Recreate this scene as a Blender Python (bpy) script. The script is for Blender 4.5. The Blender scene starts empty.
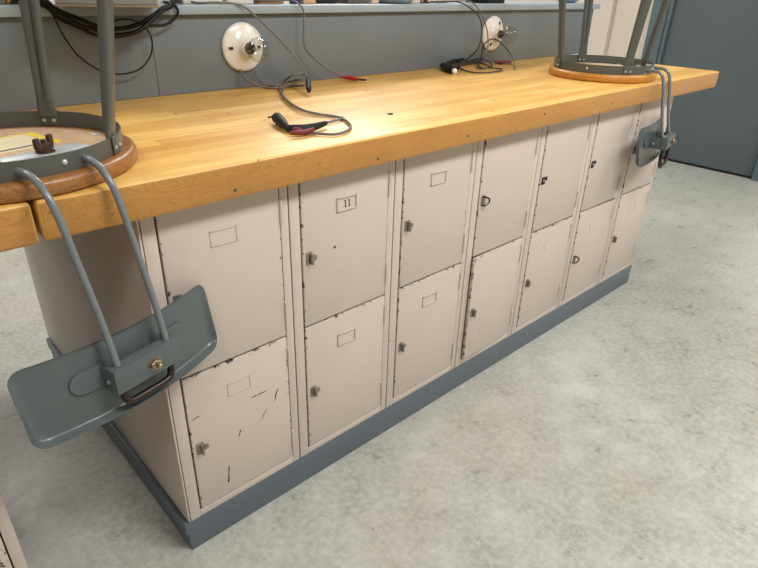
import bpy, bmesh, math, random
from mathutils import Vector, Matrix

random.seed(4)
S = bpy.context.scene
COL = S.collection
R = math.radians
PI = math.pi

# ------------------------------------------------------------------ camera
cam_data = bpy.data.cameras.new('camera')
cam = bpy.data.objects.new('camera', cam_data)
COL.objects.link(cam)
right = Vector((0.73516956, -0.67735009, 0.02711679))
up = Vector((0.29500843, 0.35538813, 0.88703879))
back = Vector((-0.6103243, -0.64412423, 0.46089789))
m3 = Matrix((right, up, back)).transposed()
cam.matrix_world = Matrix.Translation((-0.3362, -0.9533, 1.1937)) @ m3.to_4x4()
cam_data.sensor_width = 36.0
cam_data.lens = 583.317 / 758 * 36.0
cam_data.clip_start = 0.02
S.camera = cam

# ------------------------------------------------------------------ world, light, exposure
world = bpy.data.worlds.new('world')
S.world = world
world.use_nodes = True
world.node_tree.nodes['Background'].inputs[0].default_value = (0.8, 0.85, 0.9, 1)
world.node_tree.nodes['Background'].inputs[1].default_value = 0.3
S.view_settings.view_transform = 'Standard'
S.view_settings.look = 'None'
S.view_settings.gamma = 1.0
S.view_settings.use_curve_mapping = False
S.view_settings.exposure = -0.13

def area(name, loc, sx, sy, power, col=(1, 0.975, 0.94)):
    d = bpy.data.lights.new(name, 'AREA')
    d.shape = 'RECTANGLE'; d.size = sx; d.size_y = sy
    d.energy = power; d.color = col
    o = bpy.data.objects.new(name, d); COL.objects.link(o)
    o.location = loc
    return o

# rows of ceiling lights (the area lamps sit just below their fixtures)
LIGHTS = [(-0.9, 1.55, 26), (2.2, 2.0, 64), (3.2, -1.5, 55), (0.9, -1.6, 72), (-1.7, -1.7, 18), (3.3, 3.9, 12), (-0.4, 3.4, 36)]
for (lx, ly, p) in LIGHTS:
    area('ceiling_lamp', (lx, ly, 2.80), 1.15, 0.55, p)

# ------------------------------------------------------------------ helpers
class MB:
    def __init__(s):
        s.bm = bmesh.new()
    def add(s, verts, faces, M=None):
        vs = [s.bm.verts.new(M @ Vector(v) if M else Vector(v)) for v in verts]
        out = []
        for f in faces:
            try: out.append(s.bm.faces.new([vs[i] for i in f]))
            except ValueError: pass
        return vs, out
    def box(s, x0, x1, y0, y1, z0, z1, bev=0, M=None, seg=2):
        b = bmesh.new()
        bmesh.ops.create_cube(b, size=1)
        bmesh.ops.scale(b, vec=(x1-x0, y1-y0, z1-z0), verts=b.verts)
        bmesh.ops.translate(b, vec=((x0+x1)/2, (y0+y1)/2, (z0+z1)/2), verts=b.verts)
        if bev: bmesh.ops.bevel(b, geom=b.edges[:], offset=bev, segments=seg, affect='EDGES', profile=0.5)
        s.merge(b, M)
        return s
    def merge(s, b, M=None):
        if M: bmesh.ops.transform(b, matrix=M, verts=b.verts)
        me = bpy.data.meshes.new('tmp'); b.to_mesh(me); b.free()
        s.bm.from_mesh(me); bpy.data.meshes.remove(me)
    def tube(s, pts, r, seg=10, smooth=8, caps=True, radii=None):
        P = [Vector(p) for p in pts]
        if smooth and len(P) > 2:
            Q = []; rr = []
            for i in range(len(P)-1):
                p0 = P[max(i-1, 0)]; p1 = P[i]; p2 = P[i+1]; p3 = P[min(i+2, len(P)-1)]
                for k in range(smooth):
                    t = k/smooth
                    Q.append(0.5*((2*p1) + (p2-p0)*t + (2*p0-5*p1+4*p2-p3)*t*t + (3*p1-p0-3*p2+p3)*t**3))
                    if radii: rr.append(radii[i]*(1-t)+radii[i+1]*t)
            Q.append(P[-1])
            if radii: rr.append(radii[-1])
            P = Q
        else: rr = radii
        n = len(P)
        T = []
        for i in range(n):
            d = P[min(i+1, n-1)]-P[max(i-1, 0)]
            T.append(d.normalized() if d.length > 1e-9 else Vector((0, 0, 1)))
        a = Vector((0, 0, 1)) if abs(T[0].z) < 0.9 else Vector((1, 0, 0))
        N = (a - T[0]*a.dot(T[0])).normalized()
        rings = []
        for i in range(n):
            N = N - T[i]*N.dot(T[i])
            N.normalize()
            B = T[i].cross(N)
            rad = rr[i] if rr else r
            rings.append([s.bm.verts.new(P[i]+(N*math.cos(2*PI*k/seg)+B*math.sin(2*PI*k/seg))*rad) for k in range(seg)])
        for i in range(n-1):
            for k in range(seg):
                s.bm.faces.new((rings[i][k], rings[i][(k+1) % seg], rings[i+1][(k+1) % seg], rings[i+1][k]))
        if caps:
            s.bm.faces.new(rings[0][::-1]); s.bm.faces.new(rings[-1])
        return s
    def lathe(s, prof, seg=32, M=None, cap=True):
        """prof: list of (r, z) from bottom to top, around z"""
        rings = []
        M = M or Matrix()
        for (r, z) in prof:
            if r < 1e-6: rings.append([s.bm.verts.new(M @ Vector((0, 0, z)))])
            else: rings.append([s.bm.verts.new(M @ Vector((r*math.cos(2*PI*k/seg), r*math.sin(2*PI*k/seg), z))) for k in range(seg)])
        for i in range(len(rings)-1):
            a, b = rings[i], rings[i+1]
            for k in range(seg):
                k2 = (k+1) % seg
                if len(a) == 1 and len(b) == 1: continue
                if len(a) == 1: s.bm.faces.new((a[0], b[k2], b[k]))
                elif len(b) == 1: s.bm.faces.new((a[k], a[k2], b[0]))
                else: s.bm.faces.new((a[k], a[k2], b[k2], b[k]))
        if cap:
            if len(rings[0]) > 1: s.bm.faces.new(rings[0][::-1])
            if len(rings[-1]) > 1: s.bm.faces.new(rings[-1])
        return s
    def prism(s, pts, z0, z1, M=None):
        n = len(pts)
        v = [(x, y, z0) for x, y in pts]+[(x, y, z1) for x, y in pts]
        f = [tuple(range(n))[::-1], tuple(range(n, 2*n))]+[(i, (i+1) % n, n+(i+1) % n, n+i) for i in range(n)]
        s.add(v, f, M)
        return s
    def build(s, name, mat, parent=None, sharp=35, label=None):
        bmesh.ops.recalc_face_normals(s.bm, faces=s.bm.faces)
        me = bpy.data.meshes.new(name)
        s.bm.to_mesh(me); s.bm.free()
        me.materials.append(mat)
        me.shade_smooth()
        me.set_sharp_from_angle(angle=R(sharp))
        o = bpy.data.objects.new(name, me)
        COL.objects.link(o)
        if parent: o.parent = parent
        if label: o['label'] = label
        return o

def tag(o, label, cat, group=None, kind=None):
    o['label'] = label; o['category'] = cat
    if group: o['group'] = group
    if kind: o['kind'] = kind
    return o
def thing(name, label, cat, loc=(0, 0, 0), rz=0, group=None):
    o = bpy.data.objects.new(name, None)
    o.empty_display_size = 0.05
    COL.objects.link(o)
    o.location = loc; o.rotation_euler = (0, 0, rz)
    return tag(o, label, cat, group)
def struct(name, mb, mat):
    o = mb.build(name, mat); o['kind'] = 'structure'; return o
def copy_tree(o, parent=None):
    c = o.copy(); COL.objects.link(c); c.parent = parent
    for ch in list(o.children): copy_tree(ch, c)
    return c
def TR(loc=(0, 0, 0), rx=0, ry=0, rz=0):
    return Matrix.Translation(loc) @ Matrix.Rotation(rz, 4, 'Z') @ Matrix.Rotation(ry, 4, 'Y') @ Matrix.Rotation(rx, 4, 'X')

# ------------------------------------------------------------------ materials
class NT:
    def __init__(s, name):
        s.m = bpy.data.materials.new(name); s.m.use_nodes = True
        s.t = s.m.node_tree; s.b = s.t.nodes['Principled BSDF']
    def n(s, typ, **kw):
        nd = s.t.nodes.new(typ)
        for k, v in kw.items():
            if k.startswith('i_'):
                key = k[2:]
                nd.inputs[int(key) if key.isdigit() else key.replace('_', ' ')].default_value = v
            else: setattr(nd, k, v)
        return nd
    def l(s, a, b): s.t.links.new(a, b)
    def coords(s, scale=(1, 1, 1), loc=(0, 0, 0), out='Object'):
        tc = s.n('ShaderNodeTexCoord'); mp = s.n('ShaderNodeMapping')
        mp.inputs['Scale'].default_value = scale; mp.inputs['Location'].default_value = loc
        s.l(tc.outputs[out], mp.inputs[0]); return mp.outputs[0]
    def own(s):
        # object space shifted by a per-object random amount, so copies do not repeat their wear
        tc = s.n('ShaderNodeTexCoord'); oi = s.n('ShaderNodeObjectInfo')
        ad = s.n('ShaderNodeVectorMath', operation='ADD'); ml = s.n('ShaderNodeMath', operation='MULTIPLY')
        s.l(oi.outputs['Random'], ml.inputs[0]); ml.inputs[1].default_value = 23.0
        s.l(tc.outputs['Object'], ad.inputs[0]); s.l(ml.outputs[0], ad.inputs[1])
        return ad.outputs[0]
    def noise(s, vec, scale, detail=4, rough=0.55, dist=0):
        nd = s.n('ShaderNodeTexNoise'); nd.inputs['Scale'].default_value = scale
        nd.inputs['Detail'].default_value = detail; nd.inputs['Roughness'].default_value = rough
        nd.inputs['Distortion'].default_value = dist
        s.l(vec, nd.inputs['Vector']); return nd.outputs['Fac']
    def ramp(s, fac, stops):
        nd = s.n('ShaderNodeValToRGB'); e = nd.color_ramp.elements
        while len(e) < len(stops): e.new(0.5)
        for i, (p, c) in enumerate(stops):
            e[i].position = p; e[i].color = (c, c, c, 1) if isinstance(c, (int, float)) else (*c, 1)
        s.l(fac, nd.inputs[0]); return nd.outputs[0]
    def mix(s, fac, a, b, mode='MIX'):
        nd = s.n('ShaderNodeMix', data_type='RGBA', blend_type=mode)
        for key, val in ((0, fac), (6, a), (7, b)):
            if hasattr(val, 'links'): s.l(val, nd.inputs[key])
            elif isinstance(val, (int, float)): nd.inputs[key].default_value = val
            else: nd.inputs[key].default_value = (*val, 1)
        return nd.outputs[2]
    def math(s, op, a, b=0.5):
        nd = s.n('ShaderNodeMath', operation=op)
        for i, v in enumerate((a, b)):
            if hasattr(v, 'links'): s.l(v, nd.inputs[i])
            else: nd.inputs[i].default_value = v
        return nd.outputs[0]
    def col(s, c): 
        if hasattr(c, 'links'): s.l(c, s.b.inputs['Base Color'])
        else: s.b.inputs['Base Color'].default_value = (*c, 1)
    def rough(s, r):
        if hasattr(r, 'links'): s.l(r, s.b.inputs['Roughness'])
        else: s.b.inputs['Roughness'].default_value = r
    def bump(s, h, strength=0.2, dist=0.01):
        nd = s.n('ShaderNodeBump'); nd.inputs['Strength'].default_value = strength; nd.inputs['Distance'].default_value = dist
        s.l(h, nd.inputs['Height']); s.l(nd.outputs[0], s.b.inputs['Normal'])
    def metal(s, v): s.b.inputs['Metallic'].default_value = v

def simple(name, c, rough=0.5, metal=0.0, var=0.08, scale=12, bump=0.0):
    k = NT(name); v = k.own()
    f = k.noise(v, scale, 5)
    k.col(k.mix(f, tuple(x*(1-var*2) for x in c), tuple(min(1, x*(1+var*2)) for x in c)))
    k.rough(k.math('ADD', k.math('MULTIPLY', f, 0.15), rough-0.07)); k.metal(metal)
    if bump: k.bump(k.noise(v, scale*14, 2), bump, 0.002)
    return k.m

def painted(name, c, chip, chips=0.66, rough=0.42, dirt=0.1, scale=22, edge=None, streak=0.0):
    """painted sheet metal with chips of bare metal and faint dirt"""
    k = NT(name); v = k.own()
    base = k.mix(k.noise(v, 3, 5), tuple(x*(1-dirt) for x in c), c)
    base = k.mix(k.math('MULTIPLY', k.noise(v, 35, 3), 0.25), base, tuple(x*0.86 for x in c))
    f = k.noise(v, scale, 8, 0.68)
    mask = k.ramp(f, [(chips, 0), (chips+0.015, 1)])
    if edge:
        # chips gather along the edges of a door: edge = (x0,x1,z0,z1) in object space
        sp = k.n('ShaderNodeSeparateXYZ'); k.l(k.coords(), sp.inputs[0])
        dx = k.math('MINIMUM', k.math('SUBTRACT', sp.outputs[0], edge[0]), k.math('SUBTRACT', edge[1], sp.outputs[0]))
        dz = k.math('MINIMUM', k.math('SUBTRACT', sp.outputs[2], edge[2]), k.math('SUBTRACT', edge[3], sp.outputs[2]))
        d = k.math('MINIMUM', dx, dz)
        near = k.ramp(k.math('MULTIPLY', d, 40), [(0.0, 1), (0.30, 0)])
        f2 = k.noise(v, 62, 6, 0.75)
        e = k.math('ADD', f2, k.math('MULTIPLY', near, 0.14))
        mask2 = k.ramp(e, [(0.695, 0), (0.705, 1)])
        mask = k.math('MAXIMUM', mask, mask2)
    if streak:
        vs = k.coords((60, 60, 5))
        g = k.noise(vs, 1.0, 6, 0.7)
        big = k.noise(v, 9, 2)
        m3 = k.ramp(k.math('ADD', g, k.math('MULTIPLY', big, streak)), [(0.86, 0), (0.88, 1)])
        mask = k.math('MAXIMUM', mask, m3)
    k.col(k.mix(mask, base, chip))
    k.rough(rough)
    k.bump(k.math('ADD', k.math('MULTIPLY', mask, -0.6), k.math('MULTIPLY', k.noise(v, 160, 2), 0.15)), 0.25, 0.001)
    return k.m

CREAM = (0.60, 0.525, 0.465)
BARE = (0.035, 0.032, 0.03)
M = {}
M['cream_frame'] = painted('cream_frame', CREAM, BARE, 0.70, scale=45)
M['cream_door'] = painted('cream_door', CREAM, BARE, 0.745, scale=30, edge=(0.031, 0.281, 0.476, 0.828))
M['cream_door_low'] = painted('cream_door_low', CREAM, BARE, 0.735, scale=30, edge=(0.031, 0.281, 0.112, 0.47))
M['cream_door_worn'] = painted('cream_door_worn', CREAM, BARE, 0.70, scale=26, edge=(0.031, 0.281, 0.112, 0.47), streak=0.30)
M['cream_panel'] = painted('cream_panel', CREAM, BARE, 0.76, scale=18, dirt=0.16)
M['dark_inside'] = simple('dark_inside', (0.02, 0.018, 0.016), 0.8)
M['blue_grey_plinth'] = painted('blue_grey_plinth', (0.112, 0.143, 0.172), (0.03, 0.035, 0.04), 0.73, rough=0.45, scale=24)
M['backboard_paint'] = painted('backboard_paint', (0.165, 0.195, 0.215), (0.03, 0.03, 0.035), 0.77, rough=0.4, scale=20, dirt=0.14)
M['ledge_paint'] = painted('ledge_paint', (0.32, 0.395, 0.45), (0.07, 0.05, 0.03), 0.76, rough=0.38, scale=30)
M['stool_metal'] = painted('stool_metal', (0.088, 0.096, 0.088), (0.02, 0.02, 0.02), 0.74, rough=0.38, scale=40)
M['stool_blue_metal'] = painted('stool_blue_metal', (0.092, 0.115, 0.118), (0.03, 0.03, 0.03), 0.73, rough=0.27, scale=36)
M['rod_paint'] = painted('rod_paint', (0.165, 0.195, 0.205), (0.03, 0.03, 0.03), 0.73, rough=0.25, scale=36)
M['dark_steel'] = simple('dark_steel', (0.05, 0.04, 0.035), 0.35, 0.8, 0.2, 30)
M['galvanised'] = simple('galvanised', (0.50, 0.54, 0.56), 0.42, 0.5, 0.15, 40)
M['rusty'] = simple('rusty', (0.08, 0.045, 0.03), 0.6, 0.5, 0.25, 60)
M['latch_metal'] = simple('latch_metal', (0.30, 0.27, 0.24), 0.38, 0.8, 0.4, 120)
M['black_rubber'] = simple('black_rubber', (0.008, 0.009, 0.010), 0.5, 0, 0.2, 60)
M['black_cable'] = simple('black_cable', (0.006, 0.006, 0.007), 0.42, 0, 0.2, 60)
M['grey_cable'] = simple('grey_cable', (0.15, 0.135, 0.115), 0.45, 0, 0.25, 60)
M['dark_cable'] = simple('dark_cable', (0.055, 0.05, 0.045), 0.42, 0, 0.25, 60)
M['red_plastic'] = simple('red_plastic', (0.50, 0.03, 0.04), 0.4, 0, 0.15, 50)
M['dark_red'] = simple('dark_red', (0.15, 0.012, 0.02), 0.5, 0, 0.3, 70)
M['porcelain'] = simple('porcelain', (0.82, 0.79, 0.73), 0.18, 0, 0.05, 14)
M['brass'] = simple('brass', (0.33, 0.27, 0.19), 0.35, 0.9, 0.2, 40)
M['white_plastic'] = simple('white_plastic', (0.8, 0.78, 0.74), 0.4, 0, 0.04)
M['wall_paint'] = simple('wall_paint', (0.60, 0.535, 0.47), 0.6, 0, 0.03, 3, 0.05)
M['ceiling_paint'] = simple('ceiling_paint', (0.75, 0.74, 0.71), 0.8, 0, 0.03, 3)
M['door_paint'] = simple('door_paint', (0.088, 0.114, 0.124), 0.42, 0, 0.05, 3, 0.05)
M['jamb_paint'] = simple('jamb_paint', (0.095, 0.135, 0.155), 0.38, 0, 0.05, 3, 0.03)
M['black_plate_gap_shade'] = simple('black_plate_gap_shade', (0.006, 0.006, 0.007), 0.7)  # black of the latch plates, also the painted shade under the door
M['ink'] = simple('ink', (0.05, 0.045, 0.04), 0.6)

for nm_ in ('black_rubber', 'black_cable', 'black_plate_gap_shade', 'dark_cable'):
    M[nm_].node_tree.nodes['Principled BSDF'].inputs['Specular IOR Level'].default_value = 0.25

def glass(name):
    """thin clear glass: mostly see-through, reflecting more at grazing angles"""
    k = NT(name)
    tr = k.n('ShaderNodeBsdfTransparent'); tr.inputs[0].default_value = (0.93, 0.94, 0.93, 1)
    gl = k.n('ShaderNodeBsdfGlossy'); gl.inputs['Roughness'].default_value = 0.03
    lw = k.n('ShaderNodeLayerWeight'); lw.inputs['Blend'].default_value = 0.35
    mx = k.n('ShaderNodeMixShader')
    k.l(k.ramp(lw.outputs['Facing'], [(0.0, 0.035), (0.6, 0.07), (1.0, 0.6)]), mx.inputs[0])
    k.l(tr.outputs[0], mx.inputs[1]); k.l(gl.outputs[0], mx.inputs[2])
    k.l(mx.outputs[0], k.t.nodes['Material Output'].inputs['Surface'])
    return k.m
M['bulb_glass'] = glass('bulb_glass')

def concrete():
    k = NT('concrete'); v = k.coords()
    a = k.noise(v, 1.1, 6, 0.6, 0.0)
    b = k.noise(v, 9, 8, 0.7, 0.0)
    c = k.noise(v, 55, 4, 0.7)
    f = k.math('ADD', k.math('MULTIPLY', a, 0.5), k.math('MULTIPLY', b, 0.5))
    base = k.ramp(f, [(0.30, (0.20, 0.20, 0.175)), (0.43, (0.30, 0.31, 0.28)), (0.56, (0.385, 0.40, 0.37)), (0.68, (0.50, 0.52, 0.49))])
    base = k.mix(k.math('MULTIPLY', k.ramp(c, [(0.42, 0), (0.62, 1)]), 0.45), base, (0.56, 0.575, 0.545))
    warm = k.ramp(k.noise(k.coords(loc=(7, 3, 1)), 0.9, 4, 0.6), [(0.52, 0), (0.72, 1)])
    base = k.mix(k.math('MULTIPLY', warm, 0.25), base, (0.42, 0.36, 0.28))
    spots = k.ramp(k.noise(v, 16, 2, 0.5), [(0.73, 0), (0.77, 1)])
    base = k.mix(k.math('MULTIPLY', spots, 0.6), base, (0.17, 0.17, 0.155))
    k.col(base)
    k.rough(k.ramp(b, [(0.3, 0.24), (0.7, 0.40)]))
    k.bump(k.math('ADD', k.math('MULTIPLY', c, 0.4), b), 0.12, 0.004)
    return k.m
M['concrete'] = concrete()

def maple():
    """edge-glued maple strips running along x"""
    k = NT('maple_block'); tc = k.n('ShaderNodeTexCoord')
    sp = k.n('ShaderNodeSeparateXYZ'); k.l(tc.outputs['Object'], sp.inputs[0])
    row = k.math('FLOOR', k.math('DIVIDE', k.math('ADD', sp.outputs[1], 0.0475), 0.042))
    wn0 = k.n('ShaderNodeTexWhiteNoise', noise_dimensions='1D'); k.l(row, wn0.inputs['W'])
    xx = k.math('ADD', k.math('DIVIDE', sp.outputs[0], 0.75), k.math('MULTIPLY', wn0.outputs[0], 7.0))
    brd = k.math('FLOOR', xx)
    cb = k.n('ShaderNodeCombineXYZ'); k.l(row, cb.inputs[0]); k.l(brd, cb.inputs[1])
    wn = k.n('ShaderNodeTexWhiteNoise', noise_dimensions='3D'); k.l(cb.outputs[0], wn.inputs['Vector'])
    base = k.ramp(wn.outputs[0], [(0.0, (0.62, 0.345, 0.082)), (0.5, (0.73, 0.435, 0.115)), (1.0, (0.82, 0.535, 0.165))])
    mp = k.n('ShaderNodeMapping'); mp.inputs['Scale'].default_value = (2.2, 30, 30)
    k.l(tc.outputs['Object'], mp.inputs[0])
    off = k.n('ShaderNodeVectorMath', operation='ADD'); k.l(mp.outputs[0], off.inputs[0])
    sc = k.n('ShaderNodeVectorMath', operation='SCALE'); k.l(wn.outputs['Color'], sc.inputs[0]); sc.inputs['Scale'].default_value = 9
    k.l(sc.outputs[0], off.inputs[1])
    g = k.noise(off.outputs[0], 1.0, 7, 0.6, 1.2)
    base = k.mix(k.ramp(g, [(0.42, 0.0), (0.66, 0.55)]), base, (0.50, 0.25, 0.06))
    # faint glue lines
    fr = k.math('FRACT', k.math('DIVIDE', k.math('ADD', sp.outputs[1], 0.0475), 0.042))
    gl = k.ramp(k.math('ABSOLUTE', k.math('SUBTRACT', fr, 0.5)), [(0.47, 0), (0.5, 0.35)])
    base = k.mix(gl, base, (0.35, 0.17, 0.05))
    # worn blotches of lighter finish and dark specks
    bl = k.noise(tc.outputs['Object'], 3.2, 5, 0.6)
    base = k.mix(k.ramp(k.noise(tc.outputs['Object'], 7, 6, 0.65), [(0.5, 0.0), (0.75, 0.22)]), base, (0.84, 0.59, 0.23))
    dk = k.ramp(k.noise(tc.outputs['Object'], 30, 3, 0.5), [(0.70, 0), (0.73, 1)])
    base = k.mix(k.math('MULTIPLY', dk, 0.75), base, (0.10, 0.05, 0.02))
    k.col(base)
    k.rough(k.ramp(bl, [(0.4, 0.34), (0.65, 0.48)]))
    k.bump(g, 0.06, 0.002)
    return k.m
M['maple'] = maple()
def maple_front_shaded():
    """flat-sawn face of the front strip: large looping figure"""
    k = NT('maple_front_shaded'); v = k.coords((1.0, 1.0, 2.6))
    w = k.noise(v, 5.5, 3, 0.5, 1.6)
    rings = k.math('FRACT', k.math('MULTIPLY', w, 16))
    line = k.ramp(rings, [(0.0, 0.0), (0.42, 0.25), (0.5, 0.65), (0.6, 0.1), (1.0, 0.0)])
    base = k.mix(k.noise(k.coords(), 4, 4), (0.42, 0.20, 0.045), (0.55, 0.285, 0.07))  # same maple in darker browns: the front edge's shade is in its colour
    base = k.mix(k.math('MULTIPLY', line, 0.85), base, (0.28, 0.115, 0.025))
    fine = k.noise(k.coords((6, 40, 60)), 1, 6, 0.6)
    base = k.mix(k.ramp(fine, [(0.45, 0), (0.75, 0.35)]), base, (0.38, 0.17, 0.04))
    dk = k.ramp(k.noise(k.coords(), 34, 3, 0.5), [(0.71, 0), (0.73, 1)])
    base = k.mix(k.math('MULTIPLY', dk, 0.6), base, (0.08, 0.04, 0.02))
    k.col(base); k.rough(0.33); k.bump(fine, 0.08, 0.002)
    return k.m
M['maple_front_shaded'] = maple_front_shaded()
def seat_wood(name, under, rim):
    k = NT(name); tc = k.n('ShaderNodeTexCoord')
    sp = k.n('ShaderNodeSeparateXYZ'); k.l(tc.outputs['Object'], sp.inputs[0])
    r2 = k.math('SQRT', k.math('ADD', k.math('POWER', sp.outputs[0], 2), k.math('POWER', sp.outputs[1], 2)))
    v = k.coords((3, 26, 26))
    g = k.noise(v, 1.0, 6, 0.6, 1.5)
    rings = k.math('FRACT', k.math('MULTIPLY', g, 9))
    li = k.ramp(rings, [(0.2, 0), (0.5, 0.75), (0.8, 0)])
    a = k.mix(li, under, tuple(x*0.62 for x in under))
    b = k.mix(li, rim, tuple(x*0.45 for x in rim))
    msk = k.ramp(r2, [(0.168, 0), (0.182, 1)])
    k.col(k.mix(msk, a, b)); k.rough(0.38); k.bump(g, 0.08, 0.002)
    return k.m
M['seat_brown'] = seat_wood('seat_brown', (0.66, 0.46, 0.29), (0.33, 0.145, 0.04))
M['seat_honey'] = seat_wood('seat_honey', (0.66, 0.52, 0.36), (0.55, 0.24, 0.035))

# ------------------------------------------------------------------ the room
XL, XR, YF, YB, H = -3.6, 4.42, -3.6, 4.6, 2.9
struct('floor', MB().box(XL, XR+0.15, YF, YB, -0.1, 0), M['concrete'])
struct('ceiling', MB().box(XL, XR+0.15, YF, YB, H, H+0.1), M['ceiling_paint'])
struct('wall_left', MB().box(XL-0.1, XL, YF, YB, 0, H), M['wall_paint'])
struct('wall_front', MB().box(XL-0.1, XR+0.15, YF-0.1, YF, 0, H), M['wall_paint'])
struct('wall_back', MB().box(XL-0.1, XR+0.15, YB, YB+0.1, 0, H), M['wall_paint'])
DY0, DY1, DH = 0.20, 1.07, 2.15
w = MB()
w.box(XR, XR+0.15, YF, DY0-0.01, 0, H); w.box(XR, XR+0.15, DY1+0.01, YB, 0, H); w.box(XR, XR+0.15, DY0-0.01, DY1+0.01, DH, H)
w.box(XR-0.045, XR, 1.49, 1.95, 0, H)     # shallow pilaster beside the door
struct('wall_right', w, M['wall_paint'])
d = struct('door_1', MB().box(XR+0.01, XR+0.055, DY0+0.003, DY1-0.004, 0.014, DH, 0.002), M['door_paint'])
dk = MB().box(XR+0.005, XR+0.06, DY0, DY1, 0.0, 0.014)  # black strip standing in for the shade in the gap under the door
dk.build('door_gap_shade', M['black_plate_gap_shade'], d)
hd = MB().tube([(XR+0.01, DY0+0.07, 1.02), (XR-0.05, DY0+0.07, 1.02), (XR-0.05, DY0+0.19, 1.02)], 0.01, smooth=4)
hd.lathe([(0.028, 0), (0.028, 0.012), (0.02, 0.016)], 24, TR((XR+0.01, DY0+0.07, 1.02), ry=-PI/2))
hd.build('door_handle', M['latch_metal'], d)
j = MB().box(XR-0.03, XR+0.10, DY0-0.14, DY0, 0, DH+0.12, 0.004)
j.box(XR-0.03, XR+0.10, DY1, DY1+0.115, 0, DH+0.12, 0.004)
j.box(XR-0.015, XR+0.10, DY1-0.028, DY1, 0, DH, 0.003)
j.box(XR-0.03, XR+0.10, DY0, DY1, DH, DH+0.12, 0.004)
struct('trim_1', j, M['jamb_paint'])

def ceiling_light():
    t = thing('ceiling_light', 'white fluorescent ceiling light panel', 'ceiling light', (0, 0, H), 0, 'ceiling lights')
    f = MB()
    f.box(-0.62, 0.62, -0.32, -0.29, -0.06, 0); f.box(-0.62, 0.62, 0.29, 0.32, -0.06, 0)
    f.box(-0.62, -0.59, -0.29, 0.29, -0.06, 0); f.box(0.59, 0.62, -0.29, 0.29, -0.06, 0)
    f.build('light_frame', M['white_plastic'], t)
    k = NT('diffuser'); k.col((0.8, 0.8, 0.8)); k.b.inputs['Emission Color'].default_value = (1, 0.97, 0.92, 1); k.b.inputs['Emission Strength'].default_value = 2.5
    MB().box(-0.59, 0.59, -0.29, 0.29, -0.03, -0.02).build('diffuser', k.m, t)
    return t
cl = ceiling_light()
for i, (lx, ly, p) in enumerate(LIGHTS):
    o = cl if i == 0 else copy_tree(cl)
    o.location = (lx, ly, H)

# ------------------------------------------------------------------ lockers
PITCH, ZL, ZT, DEP = 0.305, 0.0892, 0.8355, 0.50
def locker_frame():
    m = MB()
    a, b = 0.0015, PITCH-0.0015
    m.box(a, a+0.002, 0.004, DEP, ZL, ZT-0.002); m.box(b-0.002, b, 0.004, DEP, ZL, ZT-0.002)
    m.box(a, b, DEP-0.003, DEP, ZL, ZT-0.002)
    m.box(a, b, 0.003, DEP, ZT-0.004, ZT-0.002); m.box(a, b, 0.003, DEP, ZL, ZL+0.003)
    m.box(a, 0.0265, 0.0, 0.006, ZL, ZT-0.002, 0.0012); m.box(0.284, b, 0.0, 0.006, ZL, ZT-0.002, 0.0012)
    m.box(0.0265, 0.284, 0.0, 0.006, ZL, 0.1095, 0.0012); m.box(0.0265, 0.284, 0.0, 0.006, 0.828, ZT-0.002, 0.0008)
    return m
def door_mesh(z0, z1):
    m = MB()
    m.box(0.0295, 0.2815, -0.0025, 0.009, z0, z1, 0.0022)
    return m
def latch(kind, z, parent):
    x = 0.048
    if kind == 'hole':
        m = MB().box(x-0.013, x+0.009, -0.004, 0.002, z-0.013, z+0.012, 0.002)
        m.box(x+0.010, x+0.020, -0.0035, 0.002, z-0.003, z+0.011, 0.002)
        o = m.build('latch_plate', M['black_plate_gap_shade'], parent)
        q = MB().lathe([(0.0055, 0), (0.0055, 0.004), (0.003, 0.006), (0, 0.006)], 14, TR((x-0.004, -0.003, z+0.001), rx=PI/2))
        q.build('screw', M['latch_metal'], o)
        return
    m = MB()
    m.box(x-0.011, x+0.007, -0.0055, 0.0, z-0.015, z+0.015, 0.003)
    o = m.build('latch', M['latch_metal'], parent)
    q = MB()
    if kind == 'loop':
        q.tube([(x-0.006, -0.004, z-0.013), (x-0.004, -0.014, z-0.011), (x+0.008, -0.016, z-0.004), (x+0.010, -0.016, z+0.006), (x-0.002, -0.014, z+0.013), (x-0.006, -0.004, z+0.013)], 0.0026, 8, 5)
    else:
        q.box(x-0.003, x+0.002, -0.016, -0.004, z-0.013, z+0.012, 0.002)
        q.lathe([(0.006, 0), (0.006, 0.004), (0.003, 0.005), (0, 0.005)], 14, TR((x+0.012, -0.002, z-0.001), rx=PI/2))
    q.build('hasp', M['dark_steel' if kind == 'loop' else 'latch_metal'], o)
def holder(z, parent, faint=False, digits=False):
    x = 0.153; h = 0.0012 if faint else 0.0028
    m = MB()
    y0, y1 = -0.0025-h, -0.002
    wd, hg = 0.029, 0.0165
    m.box(x-wd, x+wd, y0, y1, z+hg-0.0028, z+hg, 0.0006); m.box(x-wd, x+wd, y0, y1, z-hg, z-hg+0.0028, 0.0006)
    m.box(x-wd, x-wd+0.003, y0, y1, z-hg, z+hg, 0.0006); m.box(x+wd-0.003, x+wd, y0, y1, z-hg, z+hg, 0.0006)
    o = m.build('card_holder', M['cream_panel'], parent)
    if digits:
        q = MB()
        for dx in (-0.0035, 0.0075):
            q.box(x+dx-0.0011, x+dx+0.0011, -0.0034, -0.0026, z-0.0075, z+0.0075)
            q.box(x+dx-0.0032, x+dx-0.0008, -0.0034, -0.0026, z+0.0055, z+0.0075)
            q.box(x+dx-0.003, x+dx+0.003, -0.0034, -0.0026, z-0.0085, z-0.007)
        q.build('number', M['ink'], o)
def scar(z, parent):
    m = MB()
    m.tube([(0.145+0.026*math.cos(R(t)), -0.0027, z+0.02*math.sin(R(t))) for t in range(70, 250, 20)], 0.0013, 6, 3)
    m.build('raised_mark', M['cream_panel'], parent)
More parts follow.
